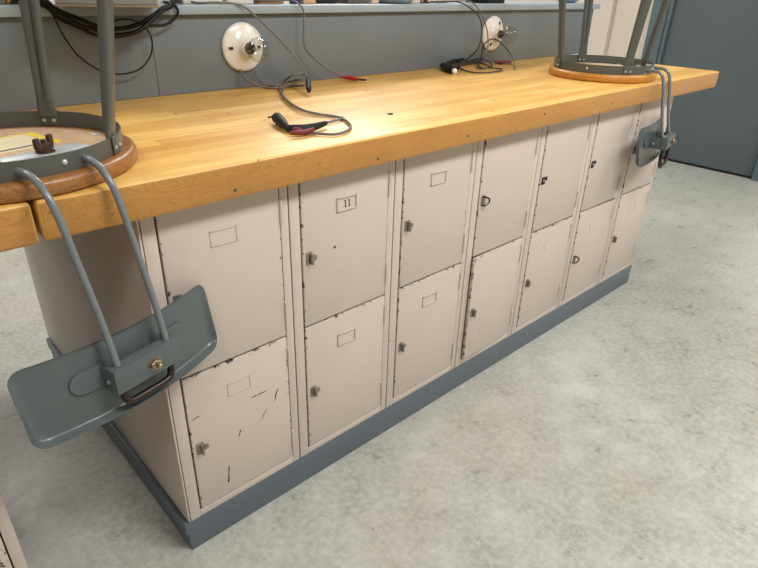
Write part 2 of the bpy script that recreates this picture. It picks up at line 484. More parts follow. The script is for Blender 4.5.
def hinge(z, parent):
    m = MB().tube([(0.2832, -0.0035, z-0.028), (0.2832, -0.0035, z-0.0095)], 0.0034, 8, 0)
    m.tube([(0.2832, -0.0035, z-0.009), (0.2832, -0.0035, z+0.0095)], 0.0034, 8, 0)
    m.tube([(0.2832, -0.0035, z+0.010), (0.2832, -0.0035, z+0.028)], 0.0034, 8, 0)
    m.build('hinge', M['cream_frame'], parent)
spec = [
 # label, upper latch, lower latch, holders (upper, lower)
 ('cream steel two-door locker at the near left end, its lower door scratched and chipped', 'knob', 'knob', 'faint', 'faint'),
 ('cream steel two-door locker with 11 in the card holder of its upper door', 'knob', 'knob', 'digits', 'real'),
 ('cream steel locker with an empty card holder on each door, right of locker 11', 'knob', 'knob', 'real', 'real'),
 ('cream steel two-door locker, fourth from the left, its lower door standing slightly open', 'loop', 'knob', None, None),
 ('cream steel locker, fifth from the left, with black square latch plate on upper door', 'hole', 'knob', None, 'scar'),
 ('cream steel locker, sixth from the left, with dark loop hasp on its lower door', 'hole', 'loop', None, 'scar'),
 ('cream steel two-door locker at the far right end, behind the hanging stool backrest', 'knob', 'knob', None, 'faint'),
]
frame0 = None
for i, (lab, ul, ll, uh, lh) in enumerate(spec):
    t = thing('locker', lab, 'locker', (i*PITCH, 0, 0), 0, 'lockers under the workbench')
    if frame0 is None: frame0 = locker_frame().build('locker_frame', M['cream_frame'], t)
    else:
        f = frame0.copy(); COL.objects.link(f); f.parent = t
    up_ = door_mesh(0.4765, 0.8265).build('door', M['cream_door'], t)
    lo = door_mesh(0.1120, 0.4715).build('door', M['cream_door_worn' if i == 0 else 'cream_door_low'], t)
    latch(ul, 0.648, up_); latch(ll, 0.284, lo)
    for dd, hh, z in ((up_, uh, 0.753), (lo, lh, 0.400)):
        if hh == 'scar': scar(z, dd)
        elif hh: holder(z, dd, faint=(hh == 'faint'), digits=(hh == 'digits'))
    for z in (0.77, 0.535): hinge(z, up_)
    for z in (0.415, 0.17): hinge(z, lo)
    if i == 1:
        MB().lathe([(0.0035, 0), (0.0035, 0.0008), (0, 0.0008)], 12, TR((0.118, -0.0024, 0.655), rx=PI/2)).build('screw_hole', M['ink'], up_)
    if i == 0:
        for pts in (((0.178, 0.353), (0.196, 0.352), (0.219, 0.352)), ((0.251, 0.344), (0.243, 0.329), (0.239, 0.312), (0.218, 0.303), (0.207, 0.289), (0.200, 0.278)), ((0.145, 0.278), (0.140, 0.264)), ((0.107, 0.193), (0.104, 0.170), (0.101, 0.146)), ((0.034, 0.365), (0.044, 0.368), (0.055, 0.369))):
            n = len(pts); q = MB(); L = []; U = []
            for a_, (x, z) in enumerate(pts):
                for _s in range(1 if a_ == n-1 else 4):
                    t_ = _s/4; x2, z2 = pts[min(a_+1, n-1)]
                    xx, zz = x+(x2-x)*t_, z+(z2-z)*t_
                    wd = random.uniform(0.0005, 0.0024)
                    L.append((xx-wd, -0.0029, zz-wd*random.random())); U.append((xx+wd, -0.0029, zz+wd*random.random()))
            v = L+U; m_ = len(L)
            q.add(v, [(a_, a_+1, m_+a_+1, m_+a_) for a_ in range(m_-1)])
            bmesh.ops.solidify(q.bm, geom=q.bm.faces[:], thickness=0.0004)
            q.build('scratch', M['ink'], lo)
    if i == 3:      # door ajar, turning about its right-hand hinges
        lo.matrix_local = Matrix.Translation((0.2832, 0, 0)) @ Matrix.Rotation(R(1.9), 4, 'Z') @ Matrix.Translation((-0.2832, 0, 0))

# the second row stands back to back with the first
m = MB().box(0.0015, 7*PITCH-0.0015, DEP+0.003, 1.02, ZL, ZT-0.002, 0.001)
bk = m.build('locker_bank', M['cream_panel']); tag(bk, 'cream steel locker row standing back to back behind the front lockers', 'locker')
m = MB().box(-0.0045, -0.0002, 0.0, 1.022, ZL+0.0005, ZT-0.002, 0.0012)
e = m.build('end_panel', M['cream_panel']); tag(e, 'cream steel end panel closing the left side of the locker row', 'panel')
m = MB().box(-0.05, -0.012, 0.90, 0.935, ZT-0.055, ZT-0.001, 0.004).box(-0.03, -0.0045, 0.86, 0.90, ZT-0.03, ZT-0.001, 0.003)
o = m.build('bracket', M['galvanised']); tag(o, 'small grey bracket fixed under the bench top at the back of the end panel', 'bracket')

def plinth_mesh(x0, x1):
    m = MB()
    m.box(x0, x1, 0.0, 0.003, 0, ZL-0.0005, 0.001); m.box(x0, x1, 1.017, 1.02, 0, ZL-0.0005, 0.001)
    m.box(x0, x0+0.003, 0.003, 1.017, 0, ZL-0.0005, 0.001); m.box(x1-0.003, x1, 0.003, 1.017, 0, ZL-0.0005, 0.001)
    m.box(x0+0.003, x1-0.003, 0.003, 0.05, ZL-0.004, ZL-0.0005); m.box(x0+0.003, x1-0.003, 0.97, 1.017, ZL-0.004, ZL-0.0005)
    return m
p = plinth_mesh(-0.008, 7*PITCH+0.002)
p.box(-0.014, -0.008, -0.001, 1.02, 0.055, ZL-0.001, 0.002)
o = p.build('plinth', M['blue_grey_plinth']); tag(o, 'long blue-grey steel plinth under the row of cream lockers', 'plinth')

# neighbouring lockers at the left edge of the picture
XN = -0.307
t = thing('locker', 'cream steel locker cut off at the bottom left corner, across the gap', 'locker', (XN-PITCH, 0, 0), 0, None)
f = frame0.copy(); COL.objects.link(f); f.parent = t
for z0, z1, z in ((0.4765, 0.8265, 0.648), (0.1120, 0.4715, 0.284)):
    dd = door_mesh(z0, z1).build('door', M['cream_door'], t); latch('knob', z, dd)
m = MB().box(XN-7*PITCH, XN-PITCH-0.003, 0.0, DEP, ZL, ZT-0.002, 0.001).box(XN-7*PITCH, XN-0.002, DEP+0.003, 1.02, ZL, ZT-0.002, 0.001)
o = m.build('locker_bank', M['cream_panel']); tag(o, 'rest of the cream locker bank under the left bench top', 'locker')
o = plinth_mesh(XN-7*PITCH, XN).build('plinth', M['blue_grey_plinth']); tag(o, 'blue-grey steel plinth under the lockers at the left edge', 'plinth')

# ------------------------------------------------------------------ worktops
YW0, YW1, ZW = -0.04, 1.06, 0.899
def worktop(x0, x1, name_label):
    m = MB().box(x0, x1, YW0, YW1, ZT, ZW, 0.006, seg=3)
    o = m.build('worktop', M['maple'])
    o.data.materials.append(M['maple_front_shaded'])
    for p in o.data.polygons:
        if p.normal.y < -0.75: p.material_index = 1
    return tag(o, name_label, 'worktop')
wt = worktop(-0.153, 2.440, 'long honey-coloured maple butcher-block top over the cream lockers')
m = MB()
for (x, z) in ((0.165, 0.852), (0.515, 0.851), (0.818, 0.858), (1.154, 0.873), (1.544, 0.862), (1.98, 0.862)):
    MB().lathe([(0.0032, 0), (0.0032, 0.0006), (0, 0.0006)], 12, TR((x, YW0+0.0001, z), rx=PI/2)).build('screw_hole', M['ink'], wt)
pass
worktop(-2.6, -0.160, 'maple bench top at the left edge, meeting the long one at a narrow gap')

# ------------------------------------------------------------------ backboard with its ledge
YBB = 0.65
m = MB().box(-0.9, 2.575, YBB, YBB+0.16, ZW+0.0005, 1.100, 0.002)
o = m.build('backboard', M['backboard_paint']); tag(o, 'low blue-grey painted board standing along the bench top', 'backboard')
m2 = MB().box(0.3425, 0.3440, YBB-0.0006, YBB+0.001, ZW+0.003, 1.03); m2.build('joint', M['rusty'], o)
m = MB().box(0.135, 2.60, YBB-0.018, YBB+0.24, 1.1005, 1.1235, 0.003)
o = m.build('ledge', M['ledge_paint']); tag(o, 'pale blue-grey ledge capping the board behind the lamps', 'ledge')
m = MB().box(-0.9, 0.131, YBB-0.018, YBB+0.24, 1.1005, 1.1235, 0.003)
o = m.build('ledge', M['ledge_paint']); tag(o, 'short pale ledge piece behind the left stool legs', 'ledge')

# ------------------------------------------------------------------ upturned stools
ZSEAT = ZW + 0.0006
def pad_mesh(zc, sc, W=0.172, Hh=0.070, sag=0.034, lean=0.10):
    m = MB()
    K = 72; out = []
    rc = 0.022
    per = []
    # rounded rectangle outline
    cx, cz = W-rc, Hh-rc
    for (qx, qz, a0) in ((cx, cz, 0), (-cx, cz, 90), (-cx, -cz, 180), (cx, -cz, 270)):
        for k in range(7):
            a = R(a0+90*k/6); per.append((qx+rc*math.cos(a), qz+rc*math.sin(a)))
    # refine straight runs
    P = []
    for i in range(len(per)):
        a, b = per[i], per[(i+1) % len(per)]
        L = math.hypot(b[0]-a[0], b[1]-a[1]); n = max(1, int(L/0.02))
        for k in range(n): P.append((a[0]+(b[0]-a[0])*k/n, a[1]+(b[1]-a[1])*k/n))
    n = len(P)
    def pt(t, z, off):
        return (sc + off - sag*(t/0.172)**2 - lean*z, t, zc+z)
    def fl(off, z):
        return off*(0.15 + 0.85*max(0.0, min(1.0, 0.5-z/(2*Hh)))) if off > 0 else off
    def surf(rows):
        rings = []
        for (k, off) in rows:
            rings.append([m.bm.verts.new(pt(x*k, z*k, fl(off, z))) for x, z in P])
        return rings
    front = surf([(0.12, 0), (0.3, 0), (0.5, 0), (0.7, 0), (0.86, 0), (0.91, 0.0), (0.94, 0.002), (0.965, 0.006), (0.985, 0.012), (1.0, 0.017)])
    backr = surf([(1.008, 0.017), (1.000, 0.010), (0.982, 0.003), (0.95, -0.001), (0.86, -0.0028), (0.7, -0.0028), (0.5, -0.0028), (0.3, -0.0028), (0.12, -0.0028)])
    rr = front+backr
    for i in range(len(rr)-1):
        for k in range(n):
            m.bm.faces.new((rr[i][k], rr[i][(k+1) % n], rr[i+1][(k+1) % n], rr[i+1][k]))
    m.bm.faces.new(rr[0]); m.bm.faces.new(rr[-1][::-1])
    return m

def stool(label, loc, rz, seat_mat, pad_label, drop=0.0, lean_out=0.0, pad_s=0.0, RS=0.200, RR=0.183, loop=0.053, bend=0.0, leg_turn=0.0, spread=1.0, skew=0.0, sag=0.034, pad_w=0.176):
    t = thing('stool', label, 'stool', loc, rz, 'stools turned upside down on the bench')
    seat = MB().lathe([(0.0, 0.0), (RS-0.006, 0.0), (RS-0.002, 0.0015), (RS, 0.0045), (RS, 0.018), (RS-0.002, 0.0228), (RS-0.006, 0.0255), (RS-0.010, 0.026), (0, 0.026)], 96)
    seat = seat.build('seat', seat_mat, t, 50)
    m = MB().box(-0.09, 0.015, -0.10, 0.085, 0.0259, 0.0264)
    st = m.build('sticker', simple('sticker_paper', (0.72, 0.64, 0.42), 0.6, 0, 0.06, 20), seat, label='cream paper sticker')
    MB().box(-0.09, 0.015, 0.086, 0.100, 0.0259, 0.0265).box(-0.09, -0.083, -0.10, 0.086, 0.0264, 0.0266).build('yellow_border', simple('sticker_yellow', (0.80, 0.62, 0.03), 0.5, 0, 0.04), st)
    MB().box(-0.001, 0.007, -0.095, 0.055, 0.0264, 0.0267).build('dark_band', simple('sticker_dark', (0.10, 0.11, 0.10), 0.6), st)
    for a in (45, 135, 225, 315):
        c, s_ = math.cos(R(a+52-7)), math.sin(R(a+52-7))
        q = MB().lathe([(0.0085, 0.026), (0.0085, 0.0275), (0.0045, 0.0295), (0, 0.0295)], 20, TR((0.166*math.cos(R(a+40)), 0.166*math.sin(R(a+40)), 0)))
        q.build('seat_screw', M['galvanised'], seat)
    # steel band
    rg = MB().lathe([(RR-0.0022, 0.0262), (RR, 0.0262), (RR, 0.0548), (RR-0.0022, 0.0548), (RR-0.0022, 0.0262)], 96, cap=False)
    ring = rg.build('ring_band', M['stool_metal'], t)
    m = MB()
    for a in (0, 90, 180, 270):
        MB().lathe([(0.0048, 0), (0.0042, 0.002), (0.002, 0.0035), (0, 0.0037)], 14, TR((RR*math.cos(R(a)), RR*math.sin(R(a)), 0.041), rz=R(a)) @ Matrix.Rotation(PI/2, 4, 'Y')).build('rivet', M['galvanised'], ring)
    
    # legs
    for a in (45+leg_turn, 135+leg_turn, 225+leg_turn, 315+leg_turn):
        Ma = Matrix.Rotation(R(a), 4, 'Z') @ Matrix.Translation((RR-0.183, 0, 0))
        m = MB()
        prev = None
        for (z, r, wt, wr) in ((0.046, 0.1775, 0.0165, 0.0035), (0.060, 0.1775, 0.0165, 0.0045), (0.085, 0.180, 0.0140, 0.0075), (0.12, 0.185, 0.0145, 0.0085), (0.25, 0.2045, 0.0170, 0.0088), (0.44, 0.233, 0.019, 0.0088), (0.60, 0.257, 0.019, 0.0088)):
            ringv = []
            for k in range(28):
                ang = 2*PI*k/28; cc, ss = math.cos(ang), math.sin(ang)
                e = 0.55
                x = wr*math.copysign(abs(cc)**e, cc); y = wt*math.copysign(abs(ss)**e, ss)
                if k in (14, ): x += 0.006 if z > 0.07 else 0.0      # fold along the inner side
                ringv.append(m.bm.verts.new(Ma @ Vector((r+x, y, z))))
            if prev:
                for k in range(28): m.bm.faces.new((prev[k], prev[(k+1) % 28], ringv[(k+1) % 28], ringv[k]))
            else: m.bm.faces.new(ringv[::-1])
            prev = ringv
        m.bm.faces.new(prev)
        m.box(0.1835, 0.1862, -0.0165, 0.0165, 0.027, 0.056, 0.0008, Ma)
        m.box(0.1775, 0.1805, -0.0165, 0.0165, 0.027, 0.056, 0.0008, Ma)
        lg = m.build('leg', M['stool_metal'], t, 50)
        q = MB()
        for y in (-0.009, 0.009):
            q.lathe([(0.0036, 0), (0.003, 0.002), (0, 0.003)], 12, Ma @ Matrix.Translation((0.186, y, 0.038)) @ Matrix.Rotation(PI/2, 4, 'Y'))
            q.lathe([(0.0036, 0), (0.003, 0.002), (0, 0.003)], 12, Ma @ Matrix.Translation((0.1778, y, 0.038)) @ Matrix.Rotation(-PI/2, 4, 'Y'))
        q.build('rivet', M['galvanised'], lg)
        q = MB().lathe([(0.024, 0.0), (0.026, 0.02), (0.022, 0.03), (0, 0.032)], 20, Ma @ Matrix.Translation((0.257, 0, 0.595)))
        q.build('foot', M['black_rubber'], lg)
    m = MB().tube([(0.229*math.cos(2*PI*k/48), 0.229*math.sin(2*PI*k/48), 0.40) for k in range(49)], 0.007, 10, 0, caps=False)
    m.build('foot_ring', M['stool_metal'], t)
    # clamp bar and wing nut
    m = MB().box(0.122, 0.164, -0.066, 0.066, 0.029, 0.049, 0.004)
    m.box(0.116, 0.124, -0.063, 0.063, 0.0268, 0.030, 0.0008).box(0.164, 0.170, -0.063, 0.063, 0.0268, 0.030, 0.0008)
    bar = m.build('clamp_bar', M['galvanised'], t)
    m = MB()
    for y in (-0.0665, 0.0665): MB().box(0.130, 0.156, y-0.0006, y+0.0006, 0.031, 0.044, 0.0004).build('open_end', M['dark_inside'], bar)
    m = MB().lathe([(0.014, 0.049), (0.014, 0.0505), (0.0085, 0.0505), (0.0075, 0.062), (0.004, 0.063), (0.004, 0.068), (0, 0.0685)], 20, TR((0.143, 0, 0)))
    for sg in (-1, 1):
        m.box(-0.0045, 0.0045, 0.002, 0.017, 0.051, 0.063, 0.002, TR((0.143, 0, 0), rz=R(25+(0 if sg > 0 else 180))))
        m.box(-0.004, 0.004, 0.010, 0.020, 0.056, 0.073, 0.003, TR((0.143, 0, 0), rz=R(25+(0 if sg > 0 else 180))))
    m.build('wing_nut', M['rusty'], bar)
    # bent rod carrying the backrest
    lo = lean_out
    zb = -0.279 + drop
    for sg in (-1, 1):
        y = 0.048*sg
        m = MB().tube([(0.166, y+skew, 0.040), (0.186, y+skew, 0.040), (0.206, y+skew, 0.0385), (0.229-bend*0.4, y+skew, 0.028), (0.248-bend, y+skew*0.95, 0.003), (0.259+lo*0.2-bend, y*(1+0.2*(spread-1))+skew*0.8, -0.035), (0.268+lo*0.4-bend*0.85, y*(1+0.4*(spread-1))+skew*0.6, -0.085), (0.284+lo*0.8-bend*0.2, y*(1+0.75*(spread-1))+skew*0.25, -0.17), (0.298+lo, y*spread, zb+0.02)], 0.0056, 14, 8)
        m.build('backrest_rod', M['rod_paint'], t, 60)
    s0 = 0.298+lo; ye = 0.048*spread
    m = MB().tube([(s0, -ye, zb-0.02), (s0+0.001, -ye, zb-loop+0.020), (s0+0.002, -ye*0.93, zb-loop+0.007), (s0+0.003, -ye*0.72, zb-loop+0.001), (s0+0.003, 0, zb-loop), (s0+0.003, ye*0.72, zb-loop+0.001), (s0+0.002, ye*0.93, zb-loop+0.007), (s0+0.001, ye, zb-loop+0.020), (s0, ye, zb-0.02)], 0.0062, 14, 6)
    m.build('rod_loop', M['dark_steel'], t, 60, 'dark bare-metal end of the bent rod')
    m = MB().box(s0-0.012, s0+0.013, -0.0625, 0.0625, zb-0.0225, zb+0.0225, 0.0022)
    br = m.build('backrest_clamp', M['stool_blue_metal'], t)
    m = MB().lathe([(0.0125, 0), (0.0125, 0.0018), (0.0, 0.0018)], 24, TR((s0+0.0125, 0.010, zb), ry=PI/2))
    m.lathe([(0.0095, 0.0015), (0.0095, 0.008), (0.0085, 0.009), (0, 0.009)], 6, TR((s0+0.0125, 0.010, zb), ry=PI/2, rx=R(12)))
    m.lathe([(0.0045, 0.008), (0.0045, 0.015), (0.0035, 0.016), (0, 0.016)], 14, TR((s0+0.0125, 0.010, zb), ry=PI/2))
    m.build('bolt', M['brass'], br)
    sp = s0-0.030+pad_s; zp = zb-0.006
    pad = pad_mesh(zp, sp, W=pad_w, Hh=0.066, sag=sag).build('backrest', M['stool_blue_metal'], t, 50, pad_label)
    for sg in (-1, 1):
        m = MB()
        # rounded fixing tab on the pad, with an ear that reaches the clamp
        pts = []
        for k in range(13):
            a = R(90+180*k/12); pts.append((-0.090+0.021*math.cos(a), 0.019*math.sin(a)))
        pts += [(-0.058, -0.019), (-0.058, 0.019)]
        v = []
        for off in (0.0002, 0.003):
            for (ty, tz) in pts: v.append((sp+off-sag*(ty/0.172)**2-0.10*tz, ty*sg, zp+0.008+tz))
        n = len(pts)
        m.add(v, [tuple(range(n)), tuple(range(n, 2*n))]+[(i, (i+1) % n, n+(i+1) % n, n+i) for i in range(n)])
        a, b = sorted((sg*0.0575, sg*0.0605))
        m.build('fixing_tab', M['stool_blue_metal'], pad)
        MB().box(sp-0.001, s0+0.008, a-0.001, b+0.001, zb-0.022, zb+0.018, 0.001).build('hinge_ear', M['stool_blue_metal'], pad)
        MB().lathe([(0.0045, 0), (0.0035, 0.002), (0, 0.003)], 12, TR((sp+0.016, sg*0.0613, zb-0.004), rx=-sg*PI/2)).build('rivet', M['galvanised'], pad)
    return t

TH = R(-79)
stool('upturned grey steel stool at the left with a brown-rimmed wooden seat and yellow-edged sticker', (-0.142, 0.175, ZSEAT), R(-76), M['seat_brown'], 'grey curved steel backrest hanging over the bench edge', RS=0.210, RR=0.190, spread=0.97, skew=-0.014, leg_turn=-9, pad_w=0.182, pad_s=0.006, sag=0.027)
stool('upturned grey steel stool at the far right end with an orange-honey wooden seat', (1.852, 0.176, ZSEAT), TH, M['seat_honey'], 'steel backrest swung round so its ends curve outwards', drop=0.080, lean_out=-0.012, bend=0.014, sag=0.012, pad_s=-0.021, RS=0.192, RR=0.177, loop=0.090)

# ------------------------------------------------------------------ bare-bulb lamps on the board
def lamp(label, loc, roll, bulb_r=0.0315):
    t = thing('wall_lamp', label, 'lamp', loc, 0, 'bulb holders on the board')
    X = Matrix.Rotation(PI/2, 4, 'X') @ Matrix.Rotation(roll, 4, 'Z')
    b = MB().lathe([(0.0655, 0.0), (0.0665, 0.004), (0.0655, 0.008), (0.060, 0.0115), (0.050, 0.0145), (0.036, 0.020), (0.0265, 0.027), (0.0225, 0.036), (0.0205, 0.041), (0.0165, 0.041), (0.0160, 0.030), (0, 0.030)], 64, X)
    b = b.build('lamp_base', M['porcelain'], t, 50)
    m = MB()
    for a in (0, 180):
        m.box(0.034, 0.046, -0.0032, 0.0032, 0.0165, 0.0200, 0.0006, X @ Matrix.Rotation(R(a), 4, 'Z') @ Matrix.Rotation(R(22), 4, 'Y') @ Matrix.Translation((-0.0045, 0, 0.016)))
    m.build('screw_slot', M['dark_inside'], b)
    m = MB().lathe([(0.0152, 0.0302), (0.0152, 0.048), (0.0140, 0.050), (0.0140, 0.0305), (0.0152, 0.0302)], 28, X, cap=False)
    m.build('socket_shell', M['brass'], b)
    g = MB()
    zc = 0.050+bulb_r*1.15
    def prof(o):
        L = [(0.0128-o, 0.036), (0.0128-o, 0.052)]
        for k in range(3, 24):
            a = R(180-k*180/24); L.append((max((bulb_r-o)*math.sin(a), 0.0), zc+(bulb_r-o)*math.cos(a)*1.0))
        L = [p for i, p in enumerate(L) if not (i > 1 and p[1] < 0.0535)]
        L.append((0, zc+bulb_r-o)); return L
    L = prof(0)+prof(0.0007)[::-1]
    g.lathe(L, 40, X, cap=False)
    bl = g.build('bulb', M['bulb_glass'], t, 60)
    m = MB().lathe([(0.006, 0.036), (0.0045, 0.058), (0.003, 0.066), (0, 0.068)], 14, X)
    for sg in (-1, 1):
        m.tube([X @ Vector((sg*0.003, 0, 0.06)), X @ Vector((sg*0.010, 0, 0.082))], 0.0006, 6, 0)
    m.tube([X @ Vector((0.010*math.cos(k), 0.003*math.sin(k*2), 0.082+0.003*math.sin(k))) for k in (PI, 2.4, 1.8, 1.2, 0.6, 0)], 0.0006, 6, 3)
    m.build('filament', M['latch_metal'], bl)
    return t
lamp('white porcelain lamp with a bare bulb, left of the two on the board', (0.607, YBB-0.0005, 1.013), R(180), 0.0325)
lamp('white porcelain lamp with a bare bulb and tangled leads in front, nearer the far stool', (1.780, YBB-0.0005, 1.014), R(60), 0.034)

# ------------------------------------------------------------------ cables and clips
PATHS = {
    'lead1': [(0.49, 0.7, 1.129), (0.494, 0.66, 1.1275), (0.528, 0.64, 1.13), (0.583, 0.63, 1.1275), (0.611, 0.62, 1.117), (0.651, 0.605, 1.081), (0.702, 0.57, 1.021), (0.72, 0.51, 0.963), (0.719, 0.485, 0.939)],
    'plug1': [(0.719, 0.485, 0.939), (0.677, 0.425, 0.912)],
    'lead2': [(0.7, 0.72, 1.13), (0.735, 0.66, 1.133), (0.775, 0.64, 1.136), (0.792, 0.62, 1.126), (0.806, 0.615, 1.1), (0.804, 0.615, 1.013), (0.851, 0.61, 0.962), (0.907, 0.6, 0.929), (0.949, 0.589, 0.912)],
    'clip2': [(0.955, 0.602, 0.91), (0.961, 0.543, 0.909), (0.976, 0.521, 0.909)],
    'cordA': [(0.589, 0.64, 0.952), (0.592, 0.615, 0.93), (0.643, 0.613, 0.904), (0.665, 0.577, 0.904), (0.723, 0.573, 0.904), (0.726, 0.515, 0.915), (0.77, 0.55, 0.924), (0.756, 0.56, 0.94), (0.719, 0.57, 0.934), (0.714, 0.607, 0.91), (0.657, 0.54, 0.904), (0.59, 0.412, 0.904), (0.54, 0.279, 0.904), (0.54, 0.204, 0.904), (0.557, 0.149, 0.904), (0.536, 0.084, 0.904), (0.499, 0.036, 0.904), (0.448, 0.015, 0.904), (0.418, 0.037, 0.904), (0.408, 0.067, 0.904)],
    'cordB': [(0.639, 0.64, 0.946), (0.638, 0.62, 0.923), (0.673, 0.638, 0.904), (0.693, 0.603, 0.904), (0.753, 0.637, 0.906), (0.724, 0.532, 0.93), (0.82, 0.638, 0.925), (0.739, 0.575, 0.912), (0.687, 0.563, 0.904), (0.6, 0.44, 0.909), (0.545, 0.319, 0.909), (0.521, 0.227, 0.909), (0.543, 0.181, 0.904), (0.56, 0.134, 0.904), (0.522, 0.12, 0.904), (0.492, 0.115, 0.904)],
    'boots': [(0.409, 0.184, 0.913), (0.384, 0.113, 0.911), (0.385, 0.088, 0.909), (0.415, 0.072, 0.91), (0.475, 0.09, 0.91), (0.359, 0.062, 0.909), (0.389, 0.051, 0.909)],
    'bl1': [(0.04, 0.655, 1.131), (0.087, 0.6, 1.138), (0.115, 0.59, 1.108), (0.153, 0.59, 1.085), (0.192, 0.58, 1.072), (0.232, 0.58, 1.062), (0.282, 0.58, 1.069), (0.325, 0.59, 1.093), (0.361, 0.6, 1.114), (0.388, 0.61, 1.122), (0.402, 0.626, 1.134), (0.425, 0.65, 1.1325), (0.43, 0.69, 1.13)],
    'bl2': [(0.05, 0.665, 1.141), (0.089, 0.61, 1.132), (0.126, 0.61, 1.111), (0.163, 0.6, 1.095), (0.201, 0.6, 1.079), (0.242, 0.6, 1.074), (0.297, 0.6, 1.084), (0.339, 0.6, 1.105), (0.366, 0.61, 1.118), (0.412, 0.638, 1.131), (0.418, 0.67, 1.131)],
    'bl3': [(0.06, 0.665, 1.129), (0.094, 0.62, 1.123), (0.122, 0.62, 1.096), (0.158, 0.61, 1.077), (0.196, 0.61, 1.059), (0.235, 0.61, 1.055), (0.286, 0.61, 1.063), (0.321, 0.61, 1.078), (0.367, 0.62, 1.078), (0.399, 0.62, 1.094), (0.41, 0.62, 1.111), (0.403, 0.63, 1.1275), (0.393, 0.66, 1.13)],
    'bl4': [(0.03, 0.64, 1.129), (0.093, 0.62, 1.127), (0.107, 0.62, 1.109), (0.124, 0.62, 1.056), (0.149, 0.62, 1.013), (0.189, 0.62, 0.981), (0.236, 0.62, 0.968), (0.288, 0.62, 0.977), (0.323, 0.62, 1.011), (0.327, 0.615, 1.054), (0.302, 0.61, 1.085), (0.263, 0.6, 1.095), (0.231, 0.6, 1.091)],
    'l3': [(1.45, 0.7, 1.13), (1.472, 0.66, 1.13), (1.528, 0.63, 1.132), (1.577, 0.61, 1.112), (1.63, 0.6, 1.077), (1.64, 0.59, 1.017), (1.593, 0.57, 0.966), (1.615, 0.638, 0.922), (1.573, 0.638, 0.913)],
    'l4': [(1.5, 0.72, 1.13), (1.574, 0.64, 1.135), (1.611, 0.62, 1.125), (1.641, 0.6, 1.088), (1.669, 0.59, 1.034), (1.672, 0.58, 0.98), (1.641, 0.57, 0.942), (1.659, 0.605, 0.904), (1.578, 0.515, 0.904)],
    'tg': [(1.561, 0.623, 0.915), (1.64, 0.638, 0.92), (1.718, 0.638, 0.92), (1.758, 0.621, 0.904), (1.652, 0.539, 0.904), (1.694, 0.638, 0.906), (1.605, 0.638, 0.907), (1.517, 0.584, 0.904), (1.462, 0.49, 0.904), (1.488, 0.444, 0.904), (1.587, 0.446, 0.904), (1.638, 0.48, 0.904), (1.616, 0.526, 0.904), (1.581, 0.547, 0.904), (1.71, 0.638, 0.924), (1.608, 0.55, 0.985), (1.641, 0.54, 1.006), (1.681, 0.53, 0.995), (1.734, 0.52, 0.957), (1.664, 0.443, 0.935), (1.617, 0.402, 0.91)],
    'l5': [(1.701, 0.63, 0.956), (1.72, 0.6, 0.931), (1.788, 0.608, 0.907), (1.784, 0.569, 0.904), (1.815, 0.551, 0.904)],
    'bk': [(1.602, 0.638, 0.926), (1.53, 0.638, 0.919), (1.456, 0.608, 0.912), (1.393, 0.518, 0.912), (1.495, 0.571, 0.91)],
    'wh': [(1.388, 0.501, 0.909)],
    'red': [(1.755, 0.598, 0.908), (1.831, 0.573, 0.908)],
}

def cable(key, r, mat, label, cat='cable', group=None, name='cable'):
    m = MB().tube(PATHS[key], r, 10, 8)
    o = m.build(name, mat, sharp=70)
    return tag(o, label, cat, group)
c = cable('lead1', 0.0028, M['grey_cable'], 'grey lead over the ledge hanging down to a black plug, right of the left lamp')
a, b = [Vector(p) for p in PATHS['plug1']]
MB().tube([a+(a-b)*0.35, a, a.lerp(b, .35), a.lerp(b, .8), b], 0.006, 14, 6, radii=[0.003, 0.0045, 0.0078, 0.0078, 0.0035]).build('plug', M['black_rubber'], c, 60)
c = cable('lead2', 0.0026, M['grey_cable'], 'grey lead over the ledge ending in a red clip')
P = [Vector(p) for p in PATHS['clip2']]
MB().tube([P[0]-Vector((0.02, 0.0, 0)), P[0], P[0].lerp(P[1], .5), P[1]], 0.006, 12, 6, radii=[0.003, 0.0062, 0.0075, 0.005]).build('clip_sleeve', M['red_plastic'], c, 60)
MB().tube([P[1], P[2]], 0.003, 8, 0).build('clip_jaw', M['dark_steel'], c)
c = cable('cordA', 0.0031, M['grey_cable'], 'grey two-strand cord from the left lamp curling to black and red clips')
MB().tube(PATHS['cordB'], 0.0029, 10, 8).build('second_strand', M['grey_cable'], c, 70)
K = [Vector(p) for p in PATHS['boots']]
MB().tube([K[0]+Vector((0.002, 0.008, 0)), K[0], K[0].lerp(K[1], .5), K[1], K[1]+(K[1]-K[0])*0.15], 0.012, 16, 6, radii=[0.006, 0.0125, 0.0115, 0.007, 0.005]).build('clip_boot', M['black_rubber'], c, 60)
MB().tube([K[2]+Vector((-0.008, 0.012, 0)), K[2], K[3], K[4]], 0.008, 12, 6, radii=[0.007, 0.0095, 0.0095, 0.005]).build('clip_sleeve', M['black_rubber'], c, 60)
MB().tube([K[1]+Vector((0.0, -0.012, 0)), K[2]+Vector((0.002, -0.014, 0)), K[2]+Vector((0.03, -0.012, 0))], 0.007, 12, 5, radii=[0.0055, 0.0058, 0.003]).build('clip_sleeve', M['dark_red'], c, 60)
MB().tube([K[5], K[6], K[6]+Vector((0.03, 0.010, 0.001))], 0.006, 12, 5, radii=[0.004, 0.0058, 0.003]).build('clip_sleeve', M['dark_red'], c, 60)

for k, r, lab in (('bl1', 0.0052, 'thick black cable sagging lowest of the bundle under the grey case'),
                  ('bl2', 0.0052, 'thick black cable tight under the grey case'),
                  ('bl3', 0.0036, 'black cable looping out past the right end of the grey case'),
                  ('bl4', 0.0020, 'thin black cable hanging in a deep loop behind the left stool leg')):
    cable(k, r, M['black_cable'], lab, group='black cables under the grey case')

